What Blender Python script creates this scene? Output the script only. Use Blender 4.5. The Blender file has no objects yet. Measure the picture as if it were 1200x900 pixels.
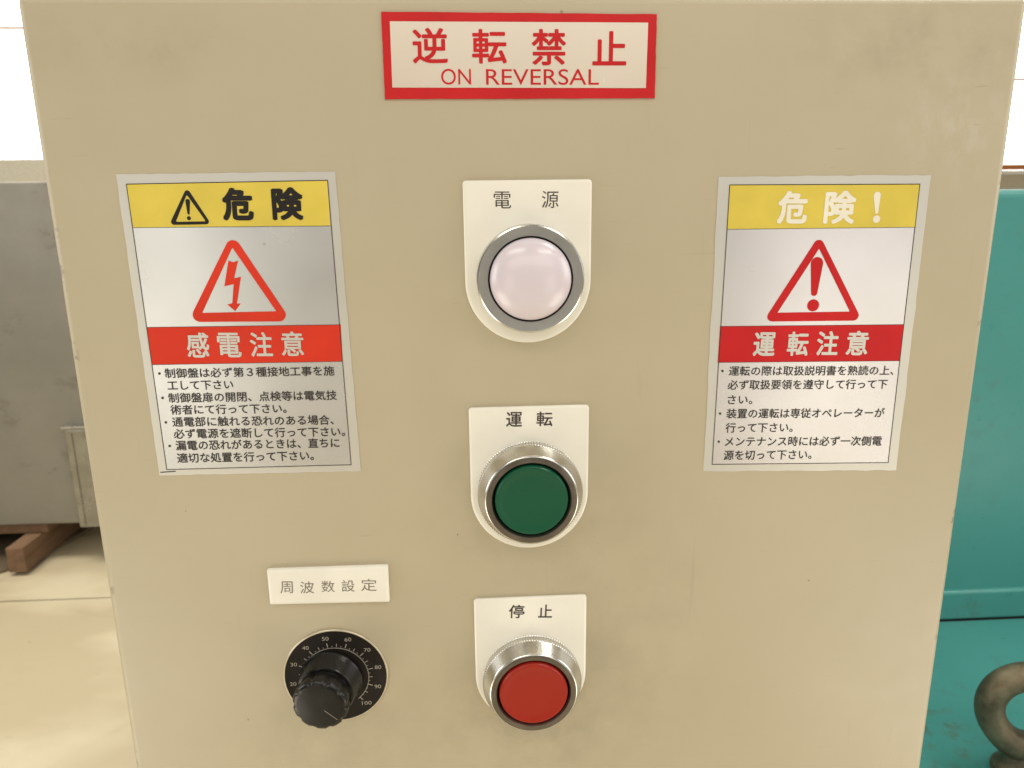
import bpy, bmesh, math, random
from mathutils import Vector, Matrix
random.seed(7)
S = bpy.context.scene
COL = S.collection
mm = 0.001

# ------------------------------------------------------------------ camera
cam = bpy.data.cameras.new('camera')
camo = bpy.data.objects.new('camera', cam); COL.objects.link(camo); S.camera = camo
YAW, PITCH, ROLL = 0.0512478, 0.2376031, -0.0122415
fwd = Vector((math.sin(YAW)*math.cos(PITCH), math.cos(YAW)*math.cos(PITCH), -math.sin(PITCH)))
rgt = Vector((math.cos(YAW), -math.sin(YAW), 0)); upv = rgt.cross(fwd)
r2 = rgt*math.cos(ROLL) + upv*math.sin(ROLL); u2 = -rgt*math.sin(ROLL) + upv*math.cos(ROLL)
Mx = Matrix((r2, u2, -fwd)).transposed().to_4x4()
Mx.translation = Vector((-0.021672, -0.237465, 1.2))
camo.matrix_world = Mx
cam.sensor_width = 36; cam.lens = 36*866/1200
cam.clip_start = 0.01; cam.clip_end = 100
cam.dof.use_dof = True; cam.dof.focus_distance = 0.25; cam.dof.aperture_fstop = 30

# ------------------------------------------------------------------ world and lamps
W = bpy.data.worlds.new('World'); S.world = W; W.use_nodes = True
wn = W.node_tree; wn.nodes.clear()
wo = wn.nodes.new('ShaderNodeOutputWorld'); wb = wn.nodes.new('ShaderNodeBackground')
wt = wn.nodes.new('ShaderNodeTexCoord'); wz = wn.nodes.new('ShaderNodeSeparateXYZ')
wr = wn.nodes.new('ShaderNodeMapRange'); wc = wn.nodes.new('ShaderNodeValToRGB')
wr.inputs[1].default_value = -1; wr.inputs[2].default_value = 1
wc.color_ramp.elements[0].color = (0.50, 0.44, 0.34, 1)
wc.color_ramp.elements[1].color = (1.7, 1.6, 1.4, 1)
e = wc.color_ramp.elements.new(0.50); e.color = (0.36, 0.355, 0.335, 1)
e = wc.color_ramp.elements.new(0.72); e.color = (0.50, 0.47, 0.41, 1)
wn.links.new(wt.outputs['Generated'], wz.inputs[0]); wn.links.new(wz.outputs['Z'], wr.inputs[0])
wn.links.new(wr.outputs[0], wc.inputs[0])
# noise areas, brighter and darker, warmer and cooler, added for the foil to mirror
wno = wn.nodes.new('ShaderNodeTexNoise'); wno.inputs['Scale'].default_value = 5.5; wno.inputs['Detail'].default_value = 2.5
wcr = wn.nodes.new('ShaderNodeValToRGB'); wcr.color_ramp.elements[0].position = 0.36; wcr.color_ramp.elements[1].position = 0.66
wcr.color_ramp.elements[0].color = (0.30, 0.34, 0.38, 1); wcr.color_ramp.elements[1].color = (2.5, 2.2, 1.75, 1)
e = wcr.color_ramp.elements.new(0.50); e.color = (0.85, 0.88, 0.90, 1)
wm = wn.nodes.new('ShaderNodeMix'); wm.data_type = 'RGBA'; wm.blend_type = 'MULTIPLY'; wm.inputs[0].default_value = 1.0
wn.links.new(wt.outputs['Generated'], wno.inputs['Vector']); wn.links.new(wno.outputs['Fac'], wcr.inputs[0])
wn.links.new(wc.outputs[0], wm.inputs[6]); wn.links.new(wcr.outputs[0], wm.inputs[7]); wn.links.new(wm.outputs[2], wb.inputs[0])
wn.links.new(wb.outputs[0], wo.inputs[0])
wb.inputs[1].default_value = 0.5

def lamp(name, loc, target, sx, sy, watts, color):
    l = bpy.data.lights.new(name, 'AREA'); l.shape = 'RECTANGLE'; l.size = sx; l.size_y = sy
    l.energy = watts; l.color = color
    o = bpy.data.objects.new(name, l); COL.objects.link(o)
    o.location = loc; o.rotation_euler = (Vector(target)-Vector(loc)).to_track_quat('-Z', 'Y').to_euler()
lamp('ceiling_light', (-0.9, -1.5, 3.0), (0, 0, 1.1), 1.4, 0.5, 13, (1.0, 0.95, 0.86))
lamp('ceiling_light', (1.2, -1.6, 2.9), (0, 0, 1.1), 1.2, 0.5, 12, (1.0, 0.95, 0.87))
lamp('ceiling_light', (-1.8, 1.6, 3.4), (-2.0, 2.7, 0), 1.6, 1.0, 82, (1.0, 0.95, 0.84))
lamp('ceiling_light', (1.1, 0.1, 2.7), (0.5, 0.3, 0.85), 1.0, 0.5, 16, (1.0, 0.97, 0.90))  # unseen lamp added to brighten the teal flange and lifting eye
lamp('panel_fill_light', (0.12, -1.6, 1.85), (0.05, 0, 1.1), 2.4, 0.5, 7.5, (1.0, 0.96, 0.91))  # unseen fill added behind the camera, high enough to stay out of the foil
lamp('side_fill_light', (-0.82, -1.6, 0.94), (-0.05, 0, 1.15), 0.36, 0.74, 1.25, (1.0, 0.97, 0.90))  # added soft patch for the left sticker's foil to mirror
lamp('side_fill_light', (0.95, -1.6, 0.88), (0.05, 0, 1.15), 0.50, 0.80, 1.75, (1.0, 0.95, 0.88))  # larger patch added for the right sticker's foil to mirror
lamp('side_fill_light', (-2.3, -0.35, 1.45), (-0.15, 0, 1.1), 1.2, 1.2, 19, (0.97, 0.99, 1.0))  # added at the left to brighten the box edge and lamp dome
lamp('side_fill_light', (2.1, -0.40, 1.6), (0.15, 0, 1.1), 1.2, 1.2, 14, (0.97, 0.99, 1.0))  # added at the right to brighten the opposite box edge
lamp('low_fill_light', (-0.66, -0.40, 0.60), (-0.05, 0, 1.02), 0.5, 0.4, 2.6, (1.0, 0.94, 0.82))  # unseen, added low on the left to brighten the panel's lower half
lamp('low_fill_light', (0.66, -0.40, 0.62), (0.05, 0, 1.02), 0.5, 0.4, 2.3, (1.0, 0.94, 0.82))  # added low on the right so the panel grows brighter downwards

S.view_settings.view_transform = 'Standard'; S.view_settings.look = 'None'
S.view_settings.exposure = -0.15; S.view_settings.gamma = 1
S.render.engine = 'CYCLES'
S.cycles.use_denoising = True
S.cycles.max_bounces = 8

# ------------------------------------------------------------------ material helpers
class N:
    def __init__(s, name):
        s.m = bpy.data.materials.new(name); s.m.use_nodes = True
        s.t = s.m.node_tree; s.b = s.t.nodes['Principled BSDF']
        s.tc = s.t.nodes.new('ShaderNodeTexCoord')
    def new(s, k): return s.t.nodes.new(k)
    def link(s, a, b): s.t.links.new(a, b)
    def noise(s, scale, detail=4, rough=0.55, stretch=None, off=(0, 0, 0)):
        n = s.new('ShaderNodeTexNoise'); n.inputs['Scale'].default_value = scale
        n.inputs['Detail'].default_value = detail; n.inputs['Roughness'].default_value = rough
        mp = s.new('ShaderNodeMapping'); mp.inputs['Location'].default_value = off
        if stretch: mp.inputs['Scale'].default_value = stretch
        s.link(s.tc.outputs['Object'], mp.inputs[0]); s.link(mp.outputs[0], n.inputs['Vector'])
        return n.outputs['Fac']
    def rng(s, v, a, b, lo=0., hi=1.):
        n = s.new('ShaderNodeMapRange'); n.inputs[1].default_value = a; n.inputs[2].default_value = b
        n.inputs[3].default_value = lo; n.inputs[4].default_value = hi; s.link(v, n.inputs[0]); return n.outputs[0]
    def mul(s, a, b, op='MULTIPLY'):
        n = s.new('ShaderNodeMath'); n.operation = op; n.use_clamp = True
        for i, v in enumerate((a, b)):
            if isinstance(v, (int, float)): n.inputs[i].default_value = v
            else: s.link(v, n.inputs[i])
        return n.outputs[0]
    def mix(s, fac, a, b):
        n = s.new('ShaderNodeMix'); n.data_type = 'RGBA'
        if isinstance(fac, (int, float)): n.inputs[0].default_value = fac
        else: s.link(fac, n.inputs[0])
        for i, v in ((6, a), (7, b)):
            if isinstance(v, tuple): n.inputs[i].default_value = (*v[:3], 1)
            else: s.link(v, n.inputs[i])
        return n.outputs[2]
    def blob(s, c, r, soft=1.0):
        """1 inside an ellipsoid at c with radii r (object coordinates), fading to 0 at its edge"""
        v = s.new('ShaderNodeVectorMath'); v.operation = 'SUBTRACT'; v.inputs[1].default_value = c
        s.link(s.tc.outputs['Object'], v.inputs[0])
        d = s.new('ShaderNodeVectorMath'); d.operation = 'DIVIDE'; d.inputs[1].default_value = r
        s.link(v.outputs[0], d.inputs[0])
        l = s.new('ShaderNodeVectorMath'); l.operation = 'LENGTH'; s.link(d.outputs[0], l.inputs[0])
        return s.rng(l.outputs['Value'], 1.0, 1.0-soft)
    def bump(s, h, strength, dist):
        n = s.new('ShaderNodeBump'); n.inputs['Strength'].default_value = strength
        n.inputs['Distance'].default_value = dist; s.link(h, n.inputs['Height']); s.link(n.outputs[0], s.b.inputs['Normal'])
    def set(s, color=None, rough=None, metal=None, **k):
        for key, v in (('Base Color', color), ('Roughness', rough), ('Metallic', metal)):
            if v is None: continue
            if isinstance(v, (int, float)): s.b.inputs[key].default_value = v
            elif isinstance(v, tuple): s.b.inputs[key].default_value = (*v[:3], 1)
            else: s.link(v, s.b.inputs[key])
        for key, v in k.items(): s.b.inputs[key.replace('_', ' ')].default_value = v
        return s.m

def plain(name, col, rough=0.5, metal=0., var=0.08, scale=60, bump=0.0, **k):
    n = N(name); f = n.noise(scale, 5)
    c = n.mix(n.rng(f, 0.3, 0.7), tuple(x*(1-var) for x in col), tuple(min(1, x*(1+var)) for x in col))
    r = n.rng(f, 0.3, 0.7, max(0.02, rough-0.06), rough+0.06)
    if bump: n.bump(n.noise(scale*6, 3), bump, 0.0002)
    return n.set(c, r, metal, **k)

# ------------------------------------------------------------------ mesh helpers
def link(name, me, parent=None, loc=None):
    o = bpy.data.objects.new(name, me); COL.objects.link(o)
    if parent: o.parent = parent
    if loc is not None: o.location = loc
    return o
def thing(name, loc, label, cat, group=None):
    o = bpy.data.objects.new(name, None); COL.objects.link(o); o.location = loc; o.empty_display_size = 0.02
    o['label'] = label; o['category'] = cat
    if group: o['group'] = group
    return o
def finish(name, bm, mats, parent=None, loc=None, smooth=False, recalc=True):
    if recalc: bmesh.ops.recalc_face_normals(bm, faces=bm.faces)
    me = bpy.data.meshes.new(name); bm.to_mesh(me); bm.free()
    for m in (mats if isinstance(mats, (list, tuple)) else [mats]): me.materials.append(m)
    if smooth:
        me.polygons.foreach_set('use_smooth', [True]*len(me.polygons))
        me.set_sharp_from_angle(angle=math.radians(38))
    return link(name, me, parent, loc)
def box(bm, x0, x1, y0, y1, z0, z1, bev=0., seg=3, mi=0, axis=None):
    r = bmesh.ops.create_cube(bm, size=1)
    vs = r['verts']
    for v in vs:
        v.co = Vector((x0+(v.co.x+.5)*(x1-x0), y0+(v.co.y+.5)*(y1-y0), z0+(v.co.z+.5)*(z1-z0)))
    fs = list({f for v in vs for f in v.link_faces})
    for f in fs: f.material_index = mi
    if bev:
        es = list({e for v in vs for e in v.link_edges})
        bmesh.ops.bevel(bm, geom=es, offset=bev, segments=seg, profile=0.5, affect='EDGES')
    return fs
def lathe(bm, prof, n=96, mi=0, mod=None, cap0=False, cap1=True, wob=None):
    """profile [(r, h)] turned round the -Y axis (h towards the viewer); mod(i, j) scales the radius"""
    rings = []
    for j, (r, h) in enumerate(prof):
        ring = []
        for i in range(n):
            a = 2*math.pi*i/n; rr = r*(mod(i, j) if mod else 1)
            ring.append(bm.verts.new((rr*math.cos(a), -h, rr*math.sin(a))))
        rings.append(ring)
    for j in range(len(rings)-1):
        for i in range(n):
            f = bm.faces.new((rings[j][i], rings[j][(i+1) % n], rings[j+1][(i+1) % n], rings[j+1][i])); f.material_index = mi
    if cap1: bm.faces.new(rings[-1]).material_index = mi
    if cap0: bm.faces.new(rings[0][::-1]).material_index = mi
    return rings

# ------------------------------------------------------------------ lettering (Blender's own built-in font)
_tc = bpy.data.curves.new('lettering', 'FONT'); _tc.resolution_u = 2
_to = bpy.data.objects.new('lettering', _tc); COL.objects.link(_to)
def glyphs(s, res=2):
    _tc.body = s; _tc.resolution_u = res
    bpy.context.view_layer.update()
    dg = bpy.context.evaluated_depsgraph_get()
    me = bpy.data.meshes.new_from_object(_to.evaluated_get(dg))
    vs = [(v.co.x, v.co.y) for v in me.vertices]; fs = [tuple(p.vertices) for p in me.polygons]
    bpy.data.meshes.remove(me)
    return vs, fs
def lettering(bm, item, h, mi, bold=0.0, line=False):
    """writes item = (text, lower left, lower right, upper left) in panel mm at height h off the panel"""
    s, ll, lr, ul = item
    vs, fs = glyphs(s, 2 if line else 5)
    xs = [v[0] for v in vs]; ys = [v[1] for v in vs]
    x0, x1 = min(xs), max(xs)
    y0, y1 = (-0.08, 0.846) if line else (min(ys), max(ys))
    L, R, U = Vector(ll), Vector(lr), Vector(ul)
    u = (R-L).normalized(); v = Vector((-u.y, u.x)); w = (R-L).length
    hh = (U-L).dot(v); o = L + u*((U-L).dot(u)*0.5)
    em = hh/(y1-y0); b = bold*em                      # heavier type: the glyph printed over itself, a hair apart
    for k, (dx, dy) in enumerate(((0, 0), (1, .6), (-1, .6), (1, -.6), (-1, -.6), (0, 1), (0, -1)) if bold > 0 else ((0, 0),)):
        bv = []
        for x, y in vs:
            p = o + u*(b+(x-x0)/(x1-x0)*(w-2*b)+dx*b) + v*((0 if line else b)+(y-y0)/(y1-y0)*(hh-(0 if line else 2*b))+dy*b)
            bv.append(bm.verts.new((p.x*mm, -(h+k*.006)*mm, p.y*mm)))
        for f in fs:
            try: bm.faces.new([bv[i] for i in f]).material_index = mi
            except ValueError: pass
def poly(bm, pts, h, mi):
    f = bm.faces.new([bm.verts.new((x*mm, -h*mm, z*mm)) for x, z in pts]); f.material_index = mi
    return f
def ring(bm, outer, inner, h, mi):
    n = len(outer)
    a = [bm.verts.new((x*mm, -h*mm, z*mm)) for x, z in outer]; b = [bm.verts.new((x*mm, -h*mm, z*mm)) for x, z in inner]
    for i in range(n):
        bm.faces.new((a[i], a[(i+1) % n], b[(i+1) % n], b[i])).material_index = mi
def rounded(pts, r, seg=6):
    """polygon with its corners rounded by radius r"""
    out = []; n = len(pts)
    for i in range(n):
        p = Vector(pts[i]); a = (Vector(pts[i-1])-p).normalized(); b = (Vector(pts[(i+1) % n])-p).normalized()
        ang = a.angle(b); t = r/math.tan(ang/2); c = p + (a+b).normalized()*(r/math.sin(ang/2))
        s = p+a*t-c; e_ = p+b*t-c
        a0 = math.atan2(s.y, s.x); a1 = math.atan2(e_.y, e_.x); d = (a1-a0+math.pi) % (2*math.pi)-math.pi
        for k in range(seg+1):
            q = a0+d*k/seg; out.append((c.x+r*math.cos(q), c.y+r*math.sin(q)))
    return out
def disc(bm, c, r, h, mi, n=28):
    poly(bm, [(c[0]+r*math.cos(2*math.pi*i/n), c[1]+r*math.sin(2*math.pi*i/n)) for i in range(n)], h, mi)
def bar(bm, a, b, w, h, mi):
    a, b = Vector(a), Vector(b); d = (b-a).normalized(); n = Vector((-d.y, d.x))*w/2
    poly(bm, [tuple(a+n), tuple(a-n), tuple(b-n), tuple(b+n)], h, mi)
def exclaim(bm, top, bot, dot, r0, r1, rd, h, mi):
    a, b = Vector(top), Vector(bot); d = (b-a).normalized(); n = Vector((-d.y, d.x)); pts = []
    base = math.atan2(n.y, n.x)
    for k in range(9): q = base+math.pi*-k/8; pts.append((a.x+r0*math.cos(base+math.pi*k/8), a.y+r0*math.sin(base+math.pi*k/8)))
    base2 = math.atan2(-n.y, -n.x)
    for k in range(9): pts.append((b.x+r1*math.cos(base2+math.pi*k/8), b.y+r1*math.sin(base2+math.pi*k/8)))
    poly(bm, pts, h, mi); disc(bm, dot, rd, h, mi)

# measured layout of the panel face: millimetres from its centre line and from the height z = 1.2 m
D = {
'left_outer': [(-128.2, 10.48), (-62.77, 10.6), (-60.79, -86.47), (-127.07, -85.85)],
'left_frame': [(-125.44, 7.51), (-65.27, 8.02), (-63.88, -84.06), (-124.41, -83.84)],
'left_yellow': [(-125.44, 7.51), (-65.27, 8.02), (-65.32, -5.62), (-125.09, -5.37)],
'left_red': [(-124.87, -36.22), (-64.22, -36.6), (-64.35, -48.62), (-124.88, -48.31)],
'left_wt_o': [(-107.68, 6.45), (-101.52, -4.66), (-114.22, -4.69)],
'left_wt_i': [(-107.93, 4.24), (-103.07, -3.75), (-112.12, -3.77)],
'left_ex': [(-107.79, 3.1), (-108.0, -1.77), (-108.07, -3.0)],
'left_rt_o': [(-95.59, -7.35), (-79.65, -35.2), (-111.92, -34.77)],
'left_rt_i': [(-95.89, -11.78), (-84.16, -31.9), (-107.23, -31.96)],
'bolt': [(-97.47, -15.74), (-96.13, -16.32), (-94.54, -15.79), (-96.27, -21.27), (-94.12, -20.81), (-96.21, -29.28), (-94.99, -29.16), (-96.93, -31.58), (-99.2, -29.44), (-97.61, -29.11), (-96.59, -23.11), (-99.53, -23.7)],
'left_big': [('危', (-98.18, -3.67), (-88.81, -3.8), (-97.17, 6.21)), ('険', (-83.13, -3.73), (-73.63, -3.85), (-82.27, 6.18))],
'left_redtxt': [('感', (-113.64, -46.2), (-106.64, -46.36), (-112.72, -38.11)), ('電', (-103.99, -46.35), (-96.6, -46.52), (-103.16, -38.38)), ('注', (-93.7, -46.36), (-86.64, -46.52), (-92.95, -38.38)), ('意', (-83.81, -46.36), (-76.72, -46.53), (-83.14, -38.36))],
'left_lines': [('制御盤は必ず第３種接地工事を施', (-121.36, -52.78), (-67.47, -53.2), (-120.98, -49.63)), ('工して下さい', (-120.99, -56.81), (-100.12, -56.99), (-120.61, -53.63)), ('制御盤扉の開閉、点検等は電気技', (-121.15, -61.0), (-67.21, -61.43), (-120.77, -57.79)), ('術者にて行って下さい。', (-120.96, -65.01), (-83.77, -65.46), (-120.58, -61.78)), ('通電部に触れる恐れのある場合、', (-120.92, -69.13), (-68.8, -69.82), (-120.53, -65.88)), ('必ず電源を遮断して行って下さい。', (-120.93, -73.21), (-65.31, -73.97), (-120.54, -69.93)), ('漏電の恐れがあるときは、直ちに', (-120.72, -77.25), (-67.42, -77.84), (-120.34, -73.94)), ('適切な処置を行って下さい。', (-120.76, -81.61), (-76.19, -82.05), (-120.37, -78.28))],
'left_bul': [(-122.82, -51.23), (-122.81, -59.34), (-122.74, -67.59), (-122.49, -75.68)],
'right_outer': [(56.36, 7.91), (125.29, 7.75), (125.13, -92.09), (56.34, -90.21)],
'right_frame': [(60.06, 5.34), (121.84, 4.95), (121.83, -89.08), (59.29, -87.8)],
'right_yellow': [(60.06, 5.34), (121.84, 4.95), (122.05, -8.55), (59.82, -8.38)],
'right_red': [(59.42, -39.7), (121.83, -40.36), (121.92, -52.74), (59.28, -51.86)],
'right_rt_o': [(90.38, -10.48), (107.32, -38.72), (73.8, -38.4)],
'right_rt_i': [(90.63, -14.89), (102.87, -35.64), (78.4, -35.52)],
'right_ex': [(90.33, -19.61), (90.23, -29.19), (90.23, -33.34)],
'right_big': [('危', (76.36, -6.93), (86.08, -7.06), (75.59, 3.34)), ('険', (91.63, -7.13), (101.92, -7.27), (90.7, 3.31))],
'right_exbig': [(108.18, 1.6), (108.53, -3.66), (108.69, -5.81)],
'right_redtxt': [('運', (71.28, -49.99), (78.67, -50.16), (70.75, -41.86)), ('転', (82.83, -50.13), (90.06, -50.29), (82.2, -41.91)), ('注', (92.91, -50.23), (100.3, -50.4), (92.19, -41.93)), ('意', (103.16, -50.4), (110.65, -50.57), (102.35, -42.02))],
'right_lines': [('運転の際は取扱説明書を熟読の上、', (63.38, -56.52), (120.22, -57.64), (63.18, -53.21)), ('必ず取扱要領を遵守して行って下', (63.27, -61.31), (118.55, -62.39), (63.08, -57.98)), ('さい。', (63.57, -66.49), (72.07, -66.65), (63.38, -63.12)), ('装置の運転は専従オペレーターが', (63.41, -71.37), (118.62, -72.57), (63.21, -67.97)), ('行って下さい。', (63.38, -76.44), (86.85, -76.92), (63.18, -73.01)), ('メンテナンス時には必ず一次側電', (63.46, -81.36), (118.75, -82.74), (63.27, -77.89)), ('源を切って下さい。', (63.29, -86.31), (94.33, -86.93), (63.09, -82.82))],
'right_bul': [(61.07, -54.81), (61.07, -69.61), (61.17, -79.62)],
'top_outer': [(-46.46, 55.33), (35.01, 54.69), (35.19, 31.2), (-46.59, 31.29)],
'top_inner': [(-44.06, 52.72), (32.46, 52.37), (32.33, 34.07), (-44.22, 34.53)],
'top_txt': [('逆', (-37.98, 41.15), (-27.57, 41.12), (-37.55, 50.98)), ('転', (-20.32, 41.11), (-9.98, 41.08), (-20.09, 50.63)), ('禁', (-2.45, 40.56), (7.83, 40.53), (-2.39, 50.62)), ('止', (15.9, 40.51), (26.19, 40.48), (15.77, 50.05))],
'top_en': [('ON', (-29.68, 35.26), (-20.77, 35.23), (-29.52, 39.7)), ('REVERSAL', (-16.23, 35.14), (17.85, 35.01), (-16.14, 39.6))],
'np_txt': [[('電', (-14.57, -0.95), (-9.17, -1.01), (-14.48, 4.13)), ('源', (0.42, -1.0), (5.71, -1.06), (0.43, 4.17))], [('運', (-11.7, -71.93), (-6.35, -72.08), (-11.63, -66.78)), ('転', (-1.55, -72.02), (3.89, -72.17), (-1.53, -66.92))], [('停', (-11.67, -143.14), (-6.16, -143.39), (-11.6, -137.87)), ('止', (-1.17, -143.38), (3.82, -143.6), (-1.16, -138.18))]],
'freq': [(-94.77, -120.85), (-53.41, -120.95), (-53.48, -134.81), (-94.77, -134.09)],
'freq_txt': [('周', (-90.78, -129.6), (-86.49, -129.78), (-90.4, -125.09)), ('波', (-83.99, -129.89), (-79.22, -130.09), (-83.64, -125.37)), ('数', (-76.68, -129.76), (-72.13, -129.95), (-76.37, -125.4)), ('設', (-69.76, -129.87), (-65.28, -130.06), (-69.47, -125.43)), ('定', (-63.05, -129.89), (-57.69, -130.12), (-62.78, -125.26))],
}

# ------------------------------------------------------------------ materials
def paint_material():
    n = N('beige_enamel')
    big = n.noise(9, 5, 0.6); fine = n.noise(70, 4)
    col = n.mix(n.rng(big, 0.3, 0.7), (0.43, 0.370, 0.248), (0.468, 0.406, 0.278))
    # hand grime round buttons and dial, plus darker cloudy patches in the top corners
    for c, r, k in (((-0.004, 0, -0.185), (0.05, 0.05, 0.045), 0.85), ((-0.004, 0, -0.105), (0.045, 0.05, 0.04), 0.45),
                    ((0.03, 0, -0.16), (0.04, 0.05, 0.10), 0.4), ((-0.075, 0, -0.19), (0.06, 0.05, 0.03), 0.5),
                    ((0.12, 0, 0.045), (0.06, 0.05, 0.022), 0.7), ((-0.12, 0, 0.046), (0.05, 0.05, 0.014), 0.5)):
        g = n.mul(n.blob(c, r), n.rng(n.noise(55, 6, 0.65, off=c), 0.42, 0.68))
        col = n.mix(n.mul(g, k*0.7), col, (0.26, 0.215, 0.145))
    # faint drag marks running down and across
    for st, of, k in (((9, 1, .7), (2, 0, 1), .22), ((.8, 1, 11), (5, 0, 3), .18)):
        d_ = n.mul(n.rng(n.noise(38, 3, 0.6, stretch=st, off=of), 0.63, 0.72), n.rng(n.noise(11, 3, off=of), 0.48, 0.62))
        col = n.mix(n.mul(d_, k), col, (0.31, 0.26, 0.17))
    # whitish glare upper right, painted into the enamel colour with noise
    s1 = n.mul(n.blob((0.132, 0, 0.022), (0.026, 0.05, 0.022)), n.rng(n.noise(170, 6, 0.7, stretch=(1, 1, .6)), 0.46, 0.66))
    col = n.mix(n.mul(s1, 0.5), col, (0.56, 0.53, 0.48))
    # scattered dark specks and hairline scratches
    sp = n.rng(n.noise(230, 2, 0.5), 0.76, 0.79)
    col = n.mix(n.mul(sp, 0.7), col, (0.10, 0.08, 0.05))
    sc = n.mul(n.rng(n.noise(60, 2, 0.5, stretch=(1, 1, 9)), 0.71, 0.74), n.rng(n.noise(14, 2), 0.5, 0.6))
    col = n.mix(n.mul(sc, 0.25), col, (0.22, 0.17, 0.11))
    for x in (-0.1490, 0.1490):
        ch_ = n.mul(n.blob((x, 0, -0.08), (0.0022, 0.05, 0.16), 0.6), n.rng(n.noise(140, 3, 0.6, off=(x*9, 0, 0)), 0.62, 0.66))
        col = n.mix(n.mul(ch_, 0.5), col, (0.12, 0.10, 0.08))
    n.bump(n.noise(420, 3), 0.10, 0.00025)
    return n.set(col, n.rng(fine, 0.3, 0.7, 0.36, 0.46), 0.0)
def foil_material(name, c0, c1, rough=0.25, metal=0.66, bump=0.10):
    n = N(name)
    a = n.noise(9, 2, 0.4); b = n.noise(30, 3); w = n.noise(120, 5, 0.7, stretch=(1, 1, .35), off=(3, 1, 2))
    col = n.mix(n.rng(a, 0.35, 0.65), c0, c1)
    col = n.mix(n.mul(n.rng(w, 0.70, 0.74), 0.5), col, (0.90, 0.88, 0.84))
    col = n.mix(n.mul(n.rng(n.noise(240, 2), 0.76, 0.79), 0.5), col, (0.25, 0.2, 0.15))
    n.bump(n.noise(14, 1, 0.3), bump, 0.0012)
    return n.set(col, n.rng(b, 0.35, 0.65, rough-.03, rough+.03), metal)
def ink_material(name, col, rough=0.4, var=0.10):
    n = N(name); f = n.noise(40, 5); w = n.noise(190, 4, 0.7)
    c = n.mix(n.rng(f, 0.3, 0.7), tuple(x*(1-var) for x in col), tuple(x*(1+var) for x in col))
    c = n.mix(n.mul(n.rng(w, 0.69, 0.74), 0.35), c, (0.5, 0.45, 0.38))
    return n.set(c, rough, Specular_IOR_Level=0.2)
M = {}
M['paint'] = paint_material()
M['foil'] = foil_material('silver_foil', (0.70, 0.72, 0.72), (0.76, 0.75, 0.72))
M['foil_edge'] = foil_material('silver_foil_margin', (0.62, 0.61, 0.56), (0.70, 0.68, 0.61), 0.34, 0.50)
M['foil_lilac_sheen'] = foil_material('silver_foil_lilac_sheen', (0.74, 0.71, 0.73), (0.79, 0.77, 0.74))  # right sticker's copy of the foil, lilac reflection mixed into its colour
M['yellow'] = ink_material('yellow_ink', (0.66, 0.52, 0.085))
M['red'] = ink_material('red_ink', (0.62, 0.040, 0.018))
M['red_deep'] = ink_material('crimson_ink', (0.52, 0.016, 0.018))
M['black'] = ink_material('black_ink', (0.020, 0.017, 0.016))
M['text'] = ink_material('print_ink', (0.045, 0.038, 0.035))
M['white_foil'] = foil_material('pale_foil', (0.68, 0.59, 0.48), (0.78, 0.70, 0.60), 0.34, 0.35)
M['pale_ink'] = ink_material('pale_ink', (0.80, 0.76, 0.64))
M['ivory'] = plain('ivory_plastic', (0.80, 0.765, 0.665), 0.33, 0, 0.05, 30)
M['engraved'] = plain('engraved_fill', (0.045, 0.03, 0.025), 0.6)
M['engraved_pale'] = plain('engraved_fill_worn', (0.20, 0.17, 0.13), 0.6)
M['chrome'] = plain('satin_nickel', (0.62, 0.605, 0.56), 0.22, 1.0, 0.08, 120)
M['face'] = plain('brushed_bezel_face', (0.20, 0.175, 0.15), 0.36, 0.9, 0.12, 150)  # bezel metal darkened: the dim surroundings it mirrors are in its colour
M['grey'] = plain('grey_bezel_plastic', (0.27, 0.265, 0.25), 0.42, 0.1, 0.10, 120)
M['gap'] = plain('black_gap', (0.012, 0.010, 0.010), 0.6)
M['lens'] = plain('milky_lens', (0.66, 0.59, 0.635), 0.24, 0, 0.02, 6, Coat_Weight=0.5, Coat_Roughness=0.16, Subsurface_Weight=0.15, Subsurface_Scale=0.004)
M['green'] = plain('green_button_plastic', (0.006, 0.078, 0.037), 0.26, 0, 0.06, 8, bump=0.0, Specular_IOR_Level=0.42)
M['redcap'] = plain('red_button_plastic', (0.31, 0.015, 0.006), 0.30, 0, 0.06, 8, bump=0.0, Specular_IOR_Level=0.42)
M['knob'] = plain('black_knob_plastic', (0.006, 0.0055, 0.005), 0.26, 0, 0.25, 90, bump=0.06, Specular_IOR_Level=0.36)
M['dial'] = plain('black_dial', (0.014, 0.011, 0.009), 0.42, 0, 0.2, 90, Specular_IOR_Level=0.2)
M['dialwhite'] = plain('dial_marks', (0.34, 0.31, 0.25), 0.5)
M['pointer'] = plain('worn_pointer', (0.18, 0.15, 0.12), 0.5)
M['alu'] = plain('dial_rim', (0.62, 0.56, 0.44), 0.35, 0.7)

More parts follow.
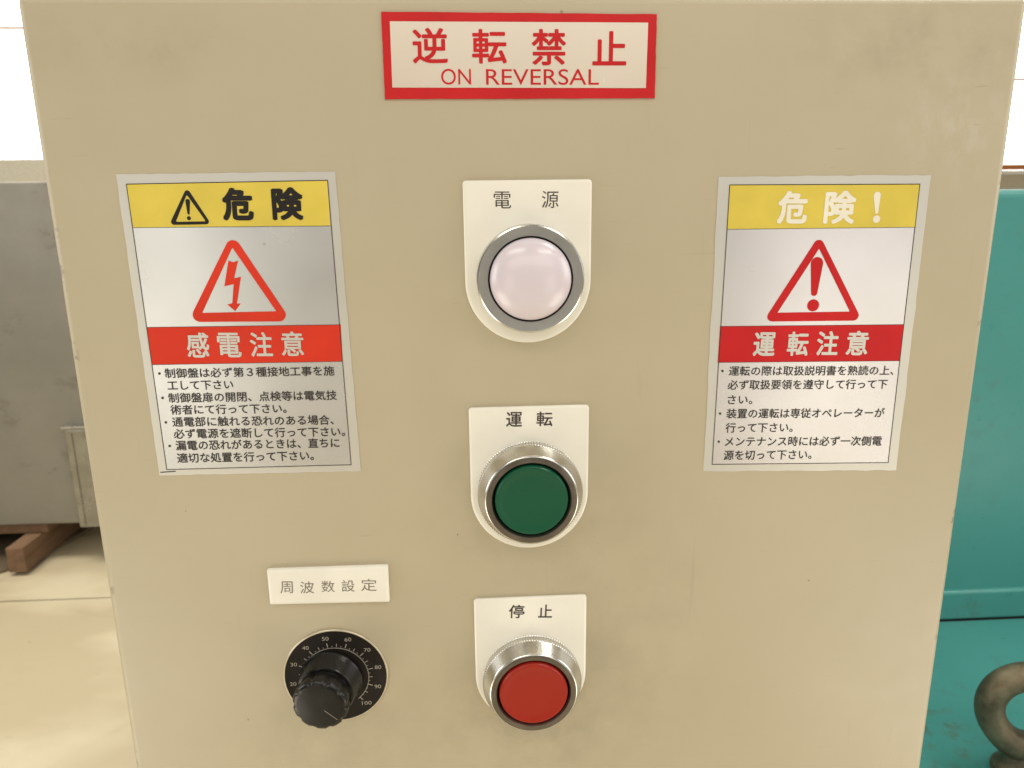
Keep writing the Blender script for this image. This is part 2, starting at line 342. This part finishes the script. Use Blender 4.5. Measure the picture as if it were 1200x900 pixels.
# ------------------------------------------------------------------ setting: floor
def floor_material():
    n = N('painted_concrete')
    a = n.noise(0.8, 5, 0.55); b = n.noise(5, 6, 0.65); st = n.noise(1.1, 4, 0.5, stretch=(1, 1.7, 1), off=(4.3, 2.2, 0))
    c = n.mix(n.rng(a, 0.35, 0.65), (0.56, 0.475, 0.32), (0.63, 0.54, 0.375))
    c = n.mix(n.mul(n.rng(st, 0.50, 0.60), 0.8), c, (0.74, 0.66, 0.48))
    c = n.mix(n.mul(n.rng(b, 0.55, 0.75), 0.22), c, (0.45, 0.36, 0.23))
    cr = n.new('ShaderNodeTexVoronoi'); cr.feature = 'DISTANCE_TO_EDGE'; cr.inputs['Scale'].default_value = 0.9
    n.link(n.tc.outputs['Object'], cr.inputs['Vector'])
    c = n.mix(n.mul(n.mul(n.rng(cr.outputs['Distance'], 0.012, 0.0), n.rng(b, 0.4, 0.6)), 0.16), c, (0.36, 0.29, 0.19))
    c = n.mix(n.mul(n.rng(n.noise(34, 4, 0.6), 0.68, 0.74), 0.4), c, (0.38, 0.31, 0.21))
    n.bump(n.noise(60, 4), 0.1, 0.002)
    return n.set(c, n.rng(b, 0.3, 0.7, 0.28, 0.42), 0)
bm = bmesh.new()
for x0, x1, y0, y1 in ((-9, 9, -7, 1.953), (-9, 9, 1.962, 9)):
    box(bm, x0, x1, y0, y1, -0.1, 0.0)
box(bm, -9, 9, 1.953, 1.962, -0.1, -0.006, mi=1)
o = finish('floor', bm, [floor_material(), plain('joint_dirt', (0.18, 0.13, 0.08), 0.8)]); o['kind'] = 'structure'

# ------------------------------------------------------------------ far wall with its windows
wallm = plain('pale_wall_paint', (0.62, 0.57, 0.46), 0.6, 0, 0.06, 3)
framem = plain('window_frame_paint', (0.60, 0.44, 0.38), 0.5)
sillm = plain('window_sill_paint', (0.80, 0.76, 0.64), 0.5)
orange = plain('orange_rail_paint', (0.62, 0.24, 0.08), 0.5)
pm = N('daylit_pane'); pane = pm.set((0.8, 0.8, 0.8), 0.3)
pm.b.inputs['Emission Color'].default_value = (0.97, 1.0, 1.0, 1); pm.b.inputs['Emission Strength'].default_value = 3.2
WY = 5.0
wall = thing('factory_wall', (0, WY, 0), 'pale factory wall far behind the control box with glaring white windows', 'wall')
bm = bmesh.new()
wins = [(-7.2, -1.8, 1.53, 3.9), (2.9, 7.2, 1.40, 3.9)]
box(bm, -8.5, 8.5, 0, 0.2, 0, 1.37)
box(bm, -8.5, 8.5, 0.002, 0.2, 3.9, 4.6)
for x0, x1 in ((-8.5, -7.2), (-1.8, 2.9), (7.2, 8.5)): box(bm, x0, x1, 0.001, 0.2, 1.37, 3.9)
finish('wall_panel', bm, wallm, wall)
for k, (x0, x1, z0, z1) in enumerate(wins):
    bm = bmesh.new(); cx, cz = (x0+x1)/2, z0
    hw = (x1-x0)/2; hh = z1-z0
    for a, b in ((-hw, -hw+.06), (-.03, .03), (hw-.06, hw)): box(bm, a, b, .03, .09, 0, hh)
    if k == 0: box(bm, -hw+.06, -.03, .032, .088, .80, .812); box(bm, .03, hw-.06, .032, .088, .80, .812)
    else: box(bm, -hw+.06, -.03, .032, .088, .60, .612)
    box(bm, -hw+.06, hw-.06, .031, .089, hh-.06, hh)
    f = finish('window', bm, framem, wall, (cx, 0, cz))
    bm = bmesh.new(); box(bm, -hw, hw, .10, .12, 0, hh); finish('window_pane', bm, pane, f)
    bm = bmesh.new()
    if k == 0: box(bm, -hw, hw, -.05, .10, 1.37-z0+.002, -.002, bev=.008); finish('window_sill', bm, sillm, f)
    else:
        box(bm, -hw, hw, -.03, .03, .0, .035, bev=.004); finish('window_sill', bm, orange, f)

# ------------------------------------------------------------------ left: round plate, pallet, steel cabinet
steel = N('dull_steel')
a = steel.noise(2.2, 6, 0.65); b_ = steel.noise(7, 7, 0.72, stretch=(1, 1, 1.6)); g = steel.noise(1.1, 3, off=(2, 0, 1))
c = steel.mix(steel.rng(a, 0.3, 0.7), (0.255, 0.24, 0.20), (0.33, 0.31, 0.265))
c = steel.mix(steel.mul(steel.rng(b_, 0.60, 0.66), 0.30), c, (0.13, 0.11, 0.08))
steel.bump(steel.noise(5, 3), 0.3, 0.01)
steelm = steel.set(c, steel.rng(b_, 0.3, 0.7, 0.38, 0.55), 0.35)
darkm = plain('oily_plate', (0.20, 0.155, 0.10), 0.5, 0.3, 0.3, 8)
woodm = N('rough_pallet_wood'); wv = woodm.noise(4, 6, 0.7, stretch=(7, 1.2, 9))
woodmat = woodm.set(woodm.mix(woodm.rng(wv, 0.3, 0.7), (0.12, 0.066, 0.038), (0.25, 0.145, 0.08)), 0.75)
bm = bmesh.new()
n = 160; R = 0.72
prof = [(R, 0.0005), (R, 0.010), (R-.004, 0.014), (0.0005, 0.014)]
rg = [[bm.verts.new((r*math.cos(2*math.pi*i/n), r*math.sin(2*math.pi*i/n), h)) for i in range(n)] for r, h in prof]
for j in range(3):
    for i in range(n): bm.faces.new((rg[j][i], rg[j][(i+1) % n], rg[j+1][(i+1) % n], rg[j+1][i]))
bm.faces.new(rg[0][::-1]); bm.faces.new(rg[3])
o = finish('round_plate', bm, darkm, None, (-2.227, 2.578, 0))
o['label'] = 'low round dark steel plate on the floor under the wooden pallet'; o['category'] = 'floor plate'
pal = thing('wooden_pallet', (-2.19, 2.5, 0.0145), 'brown wooden pallet on the round plate carrying the grey steel cabinet', 'pallet')
for bx in (-.30, .16, .612):
    bm = bmesh.new(); box(bm, bx-.029, bx+.029, -.375, .40, 0, .088, bev=.003)
    st_ = finish('stringer', bm, woodmat, pal); st_.rotation_euler = (0, 0, 0)
for k in range(6):
    y = -.255+k*.13
    bm = bmesh.new(); box(bm, -.34, .66, y, y+.09, .0885, .124, bev=.002); finish('deck_board', bm, woodmat, pal)
cab = thing('steel_cabinet', (-1.9, 2.6, 0.139), 'large dull grey steel cabinet with smudged side standing on the wooden pallet', 'cabinet')
bm = bmesh.new(); box(bm, -.62, .72, -.37, .37, .001, 1.150, bev=.006)
finish('cabinet_body', bm, steelm, cab)
bm = bmesh.new(); box(bm, .508, .60, -.405, -.372, 0.0, .35, bev=.004)
box(bm, .500, .61, -.412, -.371, .3505, .362, bev=.002)
box(bm, .526, .531, -.4085, -.4052, .01, .34)
cp = finish('corner_post', bm, plain('bare_steel', (0.36, 0.345, 0.30), 0.28, 0.75, 0.2, 12), cab)
cp['label'] = 'short square steel post with capped top on the cabinet corner'

# ------------------------------------------------------------------ right: teal machine with a lifting eye
def teal_material(name, dirt):
    n = N(name)
    a = n.noise(5, 5); b_ = n.noise(80, 6, 0.7); sp = n.noise(14, 4, off=(1, 3, 5))
    c = n.mix(n.rng(a, 0.3, 0.7), (0.052, 0.245, 0.225), (0.070, 0.295, 0.268))
    c = n.mix(n.mul(n.mul(n.rng(b_, 0.50, 0.64), n.rng(sp, 0.42, 0.60)), dirt), c, (0.085, 0.115, 0.075))
    n.bump(n.noise(120, 3), 0.12, 0.0006)
    return n.set(c, n.rng(b_, 0.3, 0.7, 0.26, 0.40), 0)
tealm = teal_material('teal_enamel_gritty', 0.7); tealc = teal_material('teal_enamel', 0.2)
mach = thing('machine_casing', (0.45, 0.45, 0), 'glossy teal painted machine casing with ledge standing right behind the control box', 'machine')
bm = bmesh.new(); box(bm, -.55, .55, -.44, .52, .78, .85, bev=.004); finish('flange', bm, tealm, mach)
bm = bmesh.new(); box(bm, -.50, .50, -.30, .46, 0, .7795, bev=.01); finish('pedestal', bm, tealm, mach)
bm = bmesh.new(); box(bm, -.52, .55, -.143, .50, .8509, .878, bev=.003, seg=4); finish('seam_ledge', bm, tealm, mach)
bm = bmesh.new(); box(bm, -.515, .545, -.1385, .49, .862, 1.207, bev=.006, seg=4); finish('upper_casing', bm, tealc, mach)
bm = bmesh.new(); box(bm, -.51, .54, -.143, .48, .8502, .8507); finish('dark_seam_strip', bm, M['gap'], mach)  # thin black sheet drawn for the dark line of the seam
rust = N('rusty_iron'); a = rust.noise(45, 6, 0.7); b_ = rust.noise(120, 5, 0.7, off=(1, 2, 3))
c = rust.mix(rust.rng(a, 0.35, 0.65), (0.095, 0.078, 0.048), (0.25, 0.21, 0.135))
c = rust.mix(rust.mul(rust.rng(b_, 0.55, 0.7), 0.6), c, (0.16, 0.085, 0.04))
rust.bump(b_, 0.5, 0.0012)
rustm = rust.set(c, rust.rng(a, 0.3, 0.7, 0.34, 0.6), 0.55)
bm = bmesh.new()
cR, nt, ns, HC = 0.0228, 72, 24, 0.046
grid = []
for i in range(nt):
    t = 2*math.pi*i/nt; low = max(0., -math.sin(t))**3
    rt = 0.0084+0.0012*low; cr = cR+0.004*low
    grid.append([bm.verts.new(((cr+rt*math.cos(p))*math.cos(t)*(1-0.12*low), rt*1.05*math.sin(p), HC+(cr+rt*math.cos(p))*math.sin(t))) for p in [2*math.pi*k/ns for k in range(ns)]])
for i in range(nt):
    for k in range(ns): bm.faces.new((grid[i][k], grid[(i+1) % nt][k], grid[(i+1) % nt][(k+1) % ns], grid[i][(k+1) % ns]))
rg = [[bm.verts.new((r*math.cos(2*math.pi*i/40), r*math.sin(2*math.pi*i/40), h)) for i in range(40)] for r, h in [(0.0165, .0003), (0.0165, .003), (0.0155, .0045), (0.0125, .0065), (0.0110, .010), (0.0098, .016), (0.007, .023)]]
for j in range(len(rg)-1):
    for i in range(40): bm.faces.new((rg[j][i], rg[j][(i+1) % 40], rg[j+1][(i+1) % 40], rg[j+1][i]))
bm.faces.new(rg[0][::-1]); bm.faces.new(rg[-1])
ey = finish('lifting_eye', bm, rustm, mach, (0.314-.45, 0.138-.45, .85), smooth=True)
ey.rotation_euler = (0, 0, math.radians(-18)); ey['label'] = 'rusty iron lifting eye bolted to the teal flange'

# ------------------------------------------------------------------ the control box
ZB = 0.94
cbx = thing('control_box', (0, 0, 0.85), 'beige steel control box with warning stickers and three buttons on its face', 'control box')
OF = Vector((0, 0, 1.2-0.85))               # panel coordinates: z = 1.2 m is their zero
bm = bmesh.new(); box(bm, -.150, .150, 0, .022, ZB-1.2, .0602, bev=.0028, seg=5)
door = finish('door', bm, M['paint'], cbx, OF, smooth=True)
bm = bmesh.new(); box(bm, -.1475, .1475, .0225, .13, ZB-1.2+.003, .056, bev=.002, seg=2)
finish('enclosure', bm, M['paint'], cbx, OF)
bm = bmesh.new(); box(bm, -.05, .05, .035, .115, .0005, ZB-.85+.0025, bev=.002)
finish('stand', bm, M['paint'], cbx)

def nick(pts, n=22, amp=0.12):
    """outline of a hand-cut sticker: the straight sides wander by a fraction of a millimetre"""
    out = []
    for i in range(len(pts)):
        a, b = Vector(pts[i]), Vector(pts[(i+1) % len(pts)]); d = (b-a).normalized(); m = Vector((-d.y, d.x))
        for k in range(n):
            p = a.lerp(b, k/n)+m*(random.uniform(-amp, amp) if k else 0); out.append((p.x, p.y))
    return out
def sheet(bm, outline, h, mi):
    """a thin sheet with real thickness, glued on the panel"""
    top = [bm.verts.new((x*mm, -h*mm, z*mm)) for x, z in outline]; bot = [bm.verts.new((x*mm, -.02*mm, z*mm)) for x, z in outline]
    bm.faces.new(top).material_index = mi
    n = len(top)
    for i in range(n): bm.faces.new((top[i], bot[i], bot[(i+1) % n], top[(i+1) % n])).material_index = mi
def inset(pts, d):
    c = Vector((sum(p[0] for p in pts)/len(pts), sum(p[1] for p in pts)/len(pts)))
    return [(p[0]-d*math.copysign(1, p[0]-c.x), p[1]-d*math.copysign(1, p[1]-c.y)) for p in pts]

# left sticker: electric shock
bm = bmesh.new()
sheet(bm, nick(D['left_outer'], 26, .10), .16, 4)
poly(bm, D['left_frame'], .20, 0); poly(bm, D['left_yellow'], .25, 1); poly(bm, D['left_red'], .25, 2)
ring(bm, inset(D['left_frame'], -.11), inset(D['left_frame'], .12), .29, 3)
for q in ('left_yellow', 'left_red'):
    p = D[q]; bar(bm, p[3], p[2], .14, .29, 3); bar(bm, p[0], p[1], .14, .29, 3)
ring(bm, rounded(D['left_wt_o'], .9), rounded(D['left_wt_i'], .25), .30, 5)
exclaim(bm, (-107.85, 2.3), (-108.0, -1.35), (-108.05, -2.75), .70, .34, .60, .30, 5)
ring(bm, rounded(D['left_rt_o'], 2.2), rounded(D['left_rt_i'], .15), .30, 2)
bm.faces.new([bm.verts.new((x*mm, -.30*mm, z*mm)) for x, z in D['bolt']]).material_index = 2
for it in D['left_big']: lettering(bm, it, .31, 5, .038)
for it in D['left_redtxt']: lettering(bm, it, .31, 4, .016)
for it in D['left_lines']: lettering(bm, it, .31, 3, .012, True)
bar(bm, (-126.6, -84.75), (-121.6, -84.55), .35, .2, 3)  # thin dark bar painted for the crack and shadow at the lifted corner
for p in D['left_bul']: disc(bm, p, .42, .31, 3, 12)
o = finish('warning_sticker', bm, [M['foil'], M['yellow'], M['red'], M['text'], M['foil_edge'], M['black']], cbx, OF, recalc=False)
o['label'] = 'silver electric shock warning sticker with lightning bolt triangle, left of the lamp'

# right sticker: moving machine
bm = bmesh.new()
sheet(bm, nick(D['right_outer'], 26, .16), .16, 4)
poly(bm, D['right_frame'], .20, 0); poly(bm, D['right_yellow'], .25, 1); poly(bm, D['right_red'], .25, 2)
ring(bm, inset(D['right_frame'], -.11), inset(D['right_frame'], .12), .29, 3)
for q in ('right_yellow', 'right_red'):
    p = D[q]; bar(bm, p[3], p[2], .14, .29, 3); bar(bm, p[0], p[1], .14, .29, 3)
ring(bm, rounded(D['right_rt_o'], 1.7), rounded(D['right_rt_i'], .15), .30, 2)
exclaim(bm, *D['right_ex'], 2.05, 1.05, 2.0, .30, 2)
for it in D['right_big']: lettering(bm, it, .31, 6, .030)
exclaim(bm, *D['right_exbig'], 1.15, .5, 1.2, .31, 6)
for it in D['right_redtxt']: lettering(bm, it, .31, 4, .022)
for it in D['right_lines']: lettering(bm, it, .31, 3, .008, True)
for p in D['right_bul']: disc(bm, p, .42, .31, 3, 12)
o = finish('warning_sticker', bm, [M['foil_lilac_sheen'], M['yellow'], M['red_deep'], M['text'], M['foil_edge'], M['black'], M['pale_ink']], cbx, OF, recalc=False)
o['label'] = 'silver operation warning sticker with exclamation mark triangle, right of the lamp'

# headline sign
bm = bmesh.new()
sheet(bm, nick(D['top_outer'], 20, .06), .5, 0); poly(bm, D['top_inner'], .55, 1)
for it in D['top_txt']: lettering(bm, it, .60, 0, .018)
for it in D['top_en']: lettering(bm, it, .60, 0, .0)
o = finish('prohibition_sign', bm, [M['red_deep'], M['white_foil']], cbx, OF, recalc=False)
o['label'] = 'red framed pale sign reading ON REVERSAL at the top'

# name plates: flat top, half-round bottom, bevelled
def nameplate(zt, items, boldness, inkm):
    cx, hw, zc = -3.95, 20.1, zt-31.0
    def outline(d):
        pts = [(cx-hw+d, zt-d-1.0), (cx-hw+d+.3, zt-d-.3), (cx-hw+d+1, zt-d), (cx+hw-d-1, zt-d), (cx+hw-d-.3, zt-d-.3), (cx+hw-d, zt-d-1.0)]
        pts += [(cx+(hw-d)*math.cos(a), zc+(hw-d)*math.sin(a)) for a in [-math.pi*k/40 for k in range(41)]]
        return pts
    bm = bmesh.new(); lay = []
    for d, h in ((0, .05), (0, .75), (.25, 1.05), (.8, 1.2)): lay.append([bm.verts.new((x*mm, -h*mm, z*mm)) for x, z in outline(d)])
    n = len(lay[0])
    for j in range(3):
        for i in range(n): bm.faces.new((lay[j][i], lay[j][(i+1) % n], lay[j+1][(i+1) % n], lay[j+1][i]))
    bm.faces.new(lay[-1])
    bmesh.ops.recalc_face_normals(bm, faces=bm.faces)
    for it in items: lettering(bm, it, 1.25, 1, boldness)
    return finish('nameplate', bm, [M['ivory'], inkm], cbx, OF, smooth=True, recalc=False)
for zt, items, b, ink, lab in zip((7.5, -65.2, -135.4), D['np_txt'], (.0, .012, .012), (M['engraved'],)*3,
        ('ivory nameplate of the white lamp', 'ivory nameplate of the green button', 'ivory nameplate of the red button')):
    nameplate(zt, items, b, ink)['label'] = lab

# bezels
def bezel(prof_body, prof_face, inner, knurl, mats):
    bm = bmesh.new()
    nn = 480
    def mod(i, j): return 1.0 if not (knurl and j in (1, 2)) else (1.0 if i % 4 < 2 else 0.982)
    a = lathe(bm, prof_body, nn, 0, mod, cap0=False, cap1=False)
    lathe(bm, prof_face, nn, 1, None, cap1=False)
    lathe(bm, inner, nn, 2, None, cap1=True)
    bmesh.ops.remove_doubles(bm, verts=bm.verts, dist=1e-7)
    return bm
P = lambda L: [(r*mm, h*mm) for r, h in L]
# pilot lamp
LX, LZ = -3.6, -22.6
bm = bezel(P([(16.9, 1.2), (16.9, 6.2), (16.7, 6.9), (16.3, 7.1)]), P([(16.3, 7.1), (15.9, 6.95), (13.4, 6.9), (13.25, 6.7)]), P([(13.25, 6.7), (13.2, 3), (5, 3)]), False, None)
lampo = finish('pilot_lamp', bm, [M['chrome'], M['grey'], M['gap']], cbx, OF+Vector((LX*mm, 0, LZ*mm)), smooth=True)
lampo['label'] = 'pilot lamp with milky white domed lens'
bm = bmesh.new()
lathe(bm, P([(12.75, 3.2), (12.75, 6.6)]+[(12.75*math.cos(t), 6.6+5.2*math.sin(t)) for t in [math.pi/2*k/18 for k in range(1, 18)]]), 96)
finish('lamp_lens', bm, M['lens'], lampo, smooth=True)
# push buttons: one of the kind, then the copy
body = [(17.9, 1.2), (17.9, 1.4), (17.9, 3.9), (17.55, 4.2), (17.4, 4.4), (15.75, 9.0), (15.4, 9.5), (15.1, 9.6)]
face = [(15.1, 9.6), (13.3, 9.55), (12.8, 8.7)]
inn = [(12.8, 8.7), (12.75, 3.0), (5, 3.0)]
def button():
    bm = bezel(P(body), P(face), P(inn), True, None)
    b = finish('push_button', bm, [M['chrome'], M['face'], M['gap']], cbx, OF, smooth=True)
    bm = bmesh.new()
    lathe(bm, P([(12.2, 3.2), (12.25, 8.7), (12.1, 9.4), (11.7, 9.85), (11.1, 9.95), (10.5, 9.75), (8.2, 9.55), (4, 9.45), (.3, 9.4)]), 96)
    c = finish('button_cap', bm, [M['green']], b, smooth=True)
    return b, c
gb, gc = button()
gb.location = OF+Vector((-3.9*mm, 0, -95.2*mm)); gb['label'] = 'green push button in knurled metal bezel'
rb = gb.copy(); COL.objects.link(rb); rb.location = OF+Vector((-3.6*mm, 0, -168.3*mm)); rb['label'] = 'red push button in knurled metal bezel'
rc = gc.copy(); rc.data = gc.data.copy(); rc.data.materials[0] = M['redcap']; COL.objects.link(rc); rc.parent = rb

# frequency label
bm = bmesh.new()
q = D['freq']; lay = []
for d, h in ((0, .05), (0, 1.3), (.35, 1.75), (.9, 1.9)): lay.append([bm.verts.new((x*mm, -h*mm, z*mm)) for x, z in rounded(inset(q, d), .5, 4)])
n = len(lay[0])
for j in range(3):
    for i in range(n): bm.faces.new((lay[j][i], lay[j][(i+1) % n], lay[j+1][(i+1) % n], lay[j+1][i]))
bm.faces.new(lay[-1]); bmesh.ops.recalc_face_normals(bm, faces=bm.faces)
for it in D['freq_txt']: lettering(bm, it, 1.96, 1)
o = finish('label_plate', bm, [M['ivory'], M['engraved_pale']], cbx, OF, smooth=True, recalc=False)
o['label'] = 'small ivory label plate above the black dial'

# frequency dial
DX, DZ = -74.2, -163.8
bm = bmesh.new()
lathe(bm, P([(18.6, .05), (18.6, .75), (18.45, .9), (18.1, .92)]), 120, 1, cap1=False)
lathe(bm, P([(18.1, .92), (18.0, .9), (12.0, .9)]), 120, 0, cap1=False)
lathe(bm, P([(12.0, .9), (11.6, 1.5), (6, 1.6)]), 96, 0)
bmesh.ops.recalc_face_normals(bm, faces=bm.faces)
for k in range(0, 41):
    v = k*2.5; ang = math.radians(248-2.96*v)
    r0, r1, w = (11.75, 13.6, .32) if k % 4 == 0 else ((11.75, 13.1, .26) if k % 2 == 0 else (11.75, 12.4, .22))
    if v < 15: continue
    a = (math.cos(ang), math.sin(ang)); bar(bm, (a[0]*r0, a[1]*r0), (a[0]*r1, a[1]*r1), w, 1.56 if r1 < 11.7 else .98, 2)
arc_o = [(11.95*math.cos(math.radians(a)), 11.95*math.sin(math.radians(a))) for a in range(-50, 206, 4)]
arc_i = [(11.75*math.cos(math.radians(a)), 11.75*math.sin(math.radians(a))) for a in range(-50, 206, 4)]
for i in range(len(arc_o)-1): poly(bm, [arc_o[i], arc_o[i+1], arc_i[i+1], arc_i[i]], 1.62, 2)
for v in range(20, 101, 10):
    ang = math.radians(248-2.96*v); r = 15.5; c = (r*math.cos(ang), r*math.sin(ang)); s = str(v); w = .58*len(s)
    lettering(bm, (s, (c[0]-w, c[1]-.74), (c[0]+w, c[1]-.74), (c[0]-w, c[1]+.74)), .98, 2, .0)
dial = finish('frequency_dial', bm, [M['dial'], M['alu'], M['dialwhite']], cbx, OF+Vector((DX*mm, 0, DZ*mm)), smooth=True, recalc=False)
dial['label'] = 'black numbered dial with fluted black knob'
bm = bmesh.new()
lathe(bm, P([(11.3, 1.7), (11.3, 2.5), (10.9, 3.0), (10.1, 8.6), (9.8, 9.2), (9.3, 9.4), (8.7, 9.5), (8.6, 10.0)]), 120, 0, cap1=False)
def flute(i, j): return 1.0-0.07*max(0., math.cos(10*2*math.pi*i/160))**2 if 0 < j < 5 else 1.0
lathe(bm, P([(8.6, 10.0), (9.3, 10.4), (9.7, 11.0), (9.6, 15.3), (9.2, 16.0), (8.4, 16.4), (7.6, 16.5), (.3, 16.5)]), 160, 0, flute)
bmesh.ops.recalc_face_normals(bm, faces=bm.faces)
d = Vector((math.cos(math.radians(-40)), math.sin(math.radians(-40))))
bar(bm, d*2.2, d*7.8, .3, 16.58, 3)
bar(bm, d*8.9, d*9.7, .7, 9.62, 1)
# set screw hole in the collar's side: dark disc in place of its shade
q = math.radians(64); er = Vector((math.cos(q), 0, math.sin(q))); et = Vector((-math.sin(q), 0, math.cos(q))); eh = Vector((0, -1, 0))
eh = (eh - er*0.14).normalized()
bm.faces.new([bm.verts.new((er*10.58+Vector((0, -5.9, 0))+et*(1.5*math.cos(w))+eh*(1.5*math.sin(w)))*mm) for w in [2*math.pi*k/20 for k in range(20)]]).material_index = 2
kn = finish('knob', bm, [M['knob'], M['dialwhite'], M['gap'], M['pointer']], dial, (-1.2*mm, 0, -0.3*mm), smooth=True, recalc=False)
kn.rotation_euler = (math.radians(1.5), 0, 0)
kn.rotation_euler.rotate_axis('Z', math.radians(-6))

bpy.data.objects.remove(_to); bpy.data.curves.remove(_tc)
